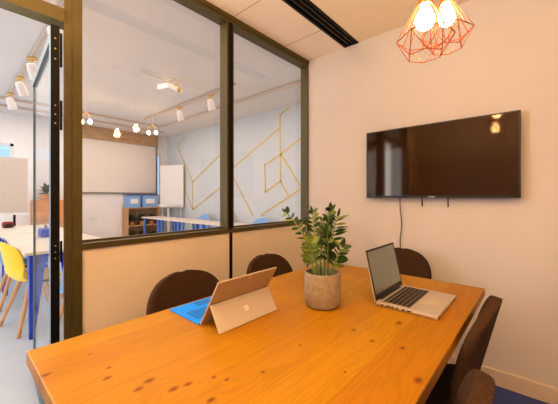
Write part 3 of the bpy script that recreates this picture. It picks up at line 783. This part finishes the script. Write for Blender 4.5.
# shelf with crates and plants
SH = thing('shelving_unit', 'low wooden shelf of potted greenery below the screen', 'shelf', (HX + 0.02, 2.97, 0))
bm = B(); bxx(bm, 0.0, 0.32, 0, 0.03, 0, 0.95); obj('side_panel', bm, 'beech', SH)
bm = B(); bxx(bm, 0.0, 0.32, 0.82, 0.85, 0, 0.95); obj('side_panel', bm, 'beech', SH)
bm = B(); bxx(bm, 0.0, 0.01, 0.03, 0.82, 0.0, 0.95); obj('back_panel', bm, 'oak', SH)
for z in (0.04, 0.48, 0.93):
    bm = B(); bxx(bm, 0.01, 0.32, 0.03, 0.82, z, z + 0.022); obj('shelf', bm, 'beech', SH)
for i, (y, w, l) in enumerate(((3.13, 0.30, 'left blue crate on top of the low wooden shelf'), (3.54, 0.38, 'right blue crate on top of the low wooden shelf'))):
    c = thing('storage_crate', l, 'crate', (HX + 0.18, y + .02, 0.953))
    bm = B(); hh = w / 2
    bxx(bm, -.13, .13, -hh, hh, 0, .012); bxx(bm, -.13, -.118, -hh, hh, .012, .30); bxx(bm, .118, .13, -hh, hh, .012, .30)
    bxx(bm, -.118, .118, -hh, -hh + .012, .012, .30); bxx(bm, -.118, .118, hh - .012, hh, .012, .30)
    obj('crate_body', bm, 'skyblue', c)
    bm = B(); bxx(bm, .13, .134, -hh * .6, hh * .6, .10, .22); obj('crate_label', bm, 'white', c)
    bm = B(); bxx(bm, -.14, .14, -hh - .01, hh + .01, .30, .315); obj('crate_lid', bm, 'cobalt', c)
def bushy(name, label, loc, h, r, n, pot=True, potm='orange'):
    p = thing(name, label, 'plant', loc)
    bm = B(); lathe(bm, [(0, 0), (r * .38, 0), (r * .5, h * .3), (r * .44, h * .3), (r * .4, h * .26), (0, h * .26)], seg=16); obj('pot', bm, potm, p, smooth=40)
    bm = B()
    for k in range(n):
        a = random.uniform(0, 2 * PI); e = random.uniform(-0.1, 1.3)
        d = Vector((math.cos(a) * math.cos(e), math.sin(a) * math.cos(e), math.sin(e)))
        q = Vector((0, 0, h * .32)) + Vector((d.x * r * .45, d.y * r * .45, abs(d.z) * h * .35)) * random.random()
        leaf(bm, q, d, Vector((0, 0, 1)), h * .30, r * .28)
    obj('foliage', bm, 'leaf', p)
for y, z, l in ((3.14, .062, 'small green plant bottom left in the low shelf'), (3.395, .062, 'small green plant bottom middle of the low shelf'), (3.65, .062, 'small green plant bottom right of the low shelf'),
                (3.14, .502, 'small green plant upper left in the low shelf'), (3.395, .502, 'small green plant upper middle of the low shelf'), (3.65, .502, 'small green plant upper right of the low shelf')):
    bushy('shelf_plant', l, (HX + 0.19, y, z), 0.33, 0.13, 190)
# wall switch, mobile board, window strip, cabinet
bm = B(); box(bm, (0, 0, 0), (0.012, 0.16, 0.08), None, 0.003); o = obj('switch_plate', bm, 'grey' if False else 'whitemetal', None, loc=(HX + 0.007, 2.33, 0.70)); tag(o, 'white double switch plate on the far wall under the screen', 'switch')
MB = thing('mobile_whiteboard', 'large pale mobile board on dark legs beyond the doorway chairs', 'board', (-6.6, 0.25, 0), math.radians(0))
bm = B(); bxx(bm, -0.02, 0.02, -0.75, 0.67, 0.96, 1.88, 0.004); obj('board_panel', bm, 'boardpeach', MB)
bm = B(); bxx(bm, -0.03, 0.03, -0.77, 0.69, 0.92, 0.958); obj('tray', bm, 'whitemetal', MB)
for y in (-0.6, 0.50):
    bm = B(); bxx(bm, -0.02, 0.02, y - .015, y + .015, 0.03, 0.92); bxx(bm, -0.28, 0.28, y - .02, y + .02, 0.0, 0.03); obj('leg', bm, 'blackmetal', MB)
CB = thing('storage_cabinet', 'orange wooden cabinet against the far hall wall, seen through the door glass', 'cabinet', (HX + 0.01, 1.36, 0))
CB.location.y = 1.16; CB.scale = (1, 0.78, 1)
bm = B(); bxx(bm, 0, 0.40, 0, 0.80, 0, 1.15); obj('carcass', bm, 'orange', CB)
for k in range(2):
    bm = B(); bxx(bm, 0.401, 0.418, 0.01 + k * .395, 0.395 + k * .395, 0.05, 0.72); d = obj('door', bm, 'beech', CB)
    bm = B(); sweep(bm, [(0.43, 0.36 + k * .07, 0.35), (0.43, 0.36 + k * .07, 0.5)], 0.006, 6); obj('handle', bm, 'steel', d)
bm = B(); bxx(bm, 0.401, 0.418, 0.01, 0.79, 0.74, 1.12); obj('drawer', bm, 'orange', CB)
bushy('potted_fern', 'spiky green plant on top of the orange cabinet', (HX + 0.22, 1.40, 1.15), 0.42, 0.22, 60)
CB2 = thing('blue_bag', 'cobalt blue bag on the table behind the door glass', 'bag', (-4.4, 0.78, 0.75))
bm = B(); box(bm, (0, 0, 0.05), (0.22, 0.12, 0.10), None, 0.025); obj('bag_body', bm, 'cobalt', CB2)
bm = B(); sweep(bm, [(-.06, 0, .095), (-.045, 0, .125), (0, 0, .135), (.045, 0, .125), (.06, 0, .095)], 0.006, 8); obj('handle', bm, 'black', CB2)
RB = thing('rucksack', 'dark red rucksack on the far doorway table', 'bag', (-6.1, 0.62, 0.75))
bm = B(); box(bm, (0, 0, 0.045), (0.15, 0.13, 0.09), None, 0.03); obj('bag_body', bm, 'redbag', RB)
bm = B(); box(bm, (0.08, 0, 0.035), (0.03, 0.08, 0.05), None, 0.008); obj('pocket', bm, 'black', RB)

# ------------------------------------------------------------------ lights
def area(name, loc, rot, sx, sy, e, col):
    l = bpy.data.lights.new(name, 'AREA'); l.shape = 'RECTANGLE'; l.size = sx; l.size_y = sy; l.energy = e; l.color = col
    o = bpy.data.objects.new(name, l); COL.objects.link(o); o.location = loc; o.rotation_euler = rot; return o
area('window_daylight', (-4.9, -3.9, 1.65), (PI / 2, 0, 0), 5.6, 1.9, 135, (0.78, 0.89, 1.0))          # daylight through the hall windows
area('hall_ceiling_fill', (-4.9, 1.2, HH - 0.06), (0, 0, 0), 5.0, 4.5, 112, (1.0, 0.88, 0.78))  # added fill lamp under the hall ceiling, no fitting there
area('hall_bounce_fill', (-4.9, 1.0, 0.05), (PI, 0, 0), 5.0, 5.0, 36, (1.0, 0.90, 0.83))  # added lamp at floor level facing up, imitates bounced light
area('room_ceiling_fill', (0.2, -0.2, CH - 0.05), (0, 0, 0), 1.8, 1.6, 9, (1.0, 0.50, 0.18))  # added warm fill under the ceiling, out of view
area('room_fill', (0.9, -0.9, 1.7), (math.radians(80), 0, math.radians(42)), 1.2, 1.4, 8, (1.0, 0.54, 0.22))
area('room_up_fill', (-0.35, -0.2, 1.85), (PI, 0, 0), 2.0, 1.0, 78, (1.0, 0.72, 0.44))  # added unseen lamp facing up to brighten the ceiling
area('doorway_daylight_fill', (-1.95, -0.22, 1.55), (PI / 2, 0, -PI / 2 - 0.0), 0.6, 1.2, 20, (0.86, 0.93, 1.0))    # added lamp in the opening, boosts the daylight through the open door

w = bpy.data.worlds.new('World'); bpy.context.scene.world = w; w.use_nodes = True
nt = w.node_tree; nt.nodes.clear()
bg = nt.nodes.new('ShaderNodeBackground'); ow = nt.nodes.new('ShaderNodeOutputWorld')
bg.inputs[0].default_value = (0.55, 0.75, 1.0, 1); bg.inputs[1].default_value = 1.3
nt.links.new(bg.outputs[0], ow.inputs[0])

# ------------------------------------------------------------------ camera
cam = bpy.data.cameras.new('Camera'); co = bpy.data.objects.new('Camera', cam); COL.objects.link(co)
co.location = (0, 0, EYE); co.rotation_euler = (PI / 2, 0, math.radians(41.56))
cam.sensor_width = 36; cam.lens = 294.4 / 558 * 36; cam.shift_y = -5.0 / 558
cam.clip_start = 0.02
bpy.context.scene.camera = co
s = bpy.context.scene
s.view_settings.view_transform = 'Standard'; s.view_settings.look = 'None'; s.view_settings.exposure = 0.0; s.view_settings.gamma = 0.92
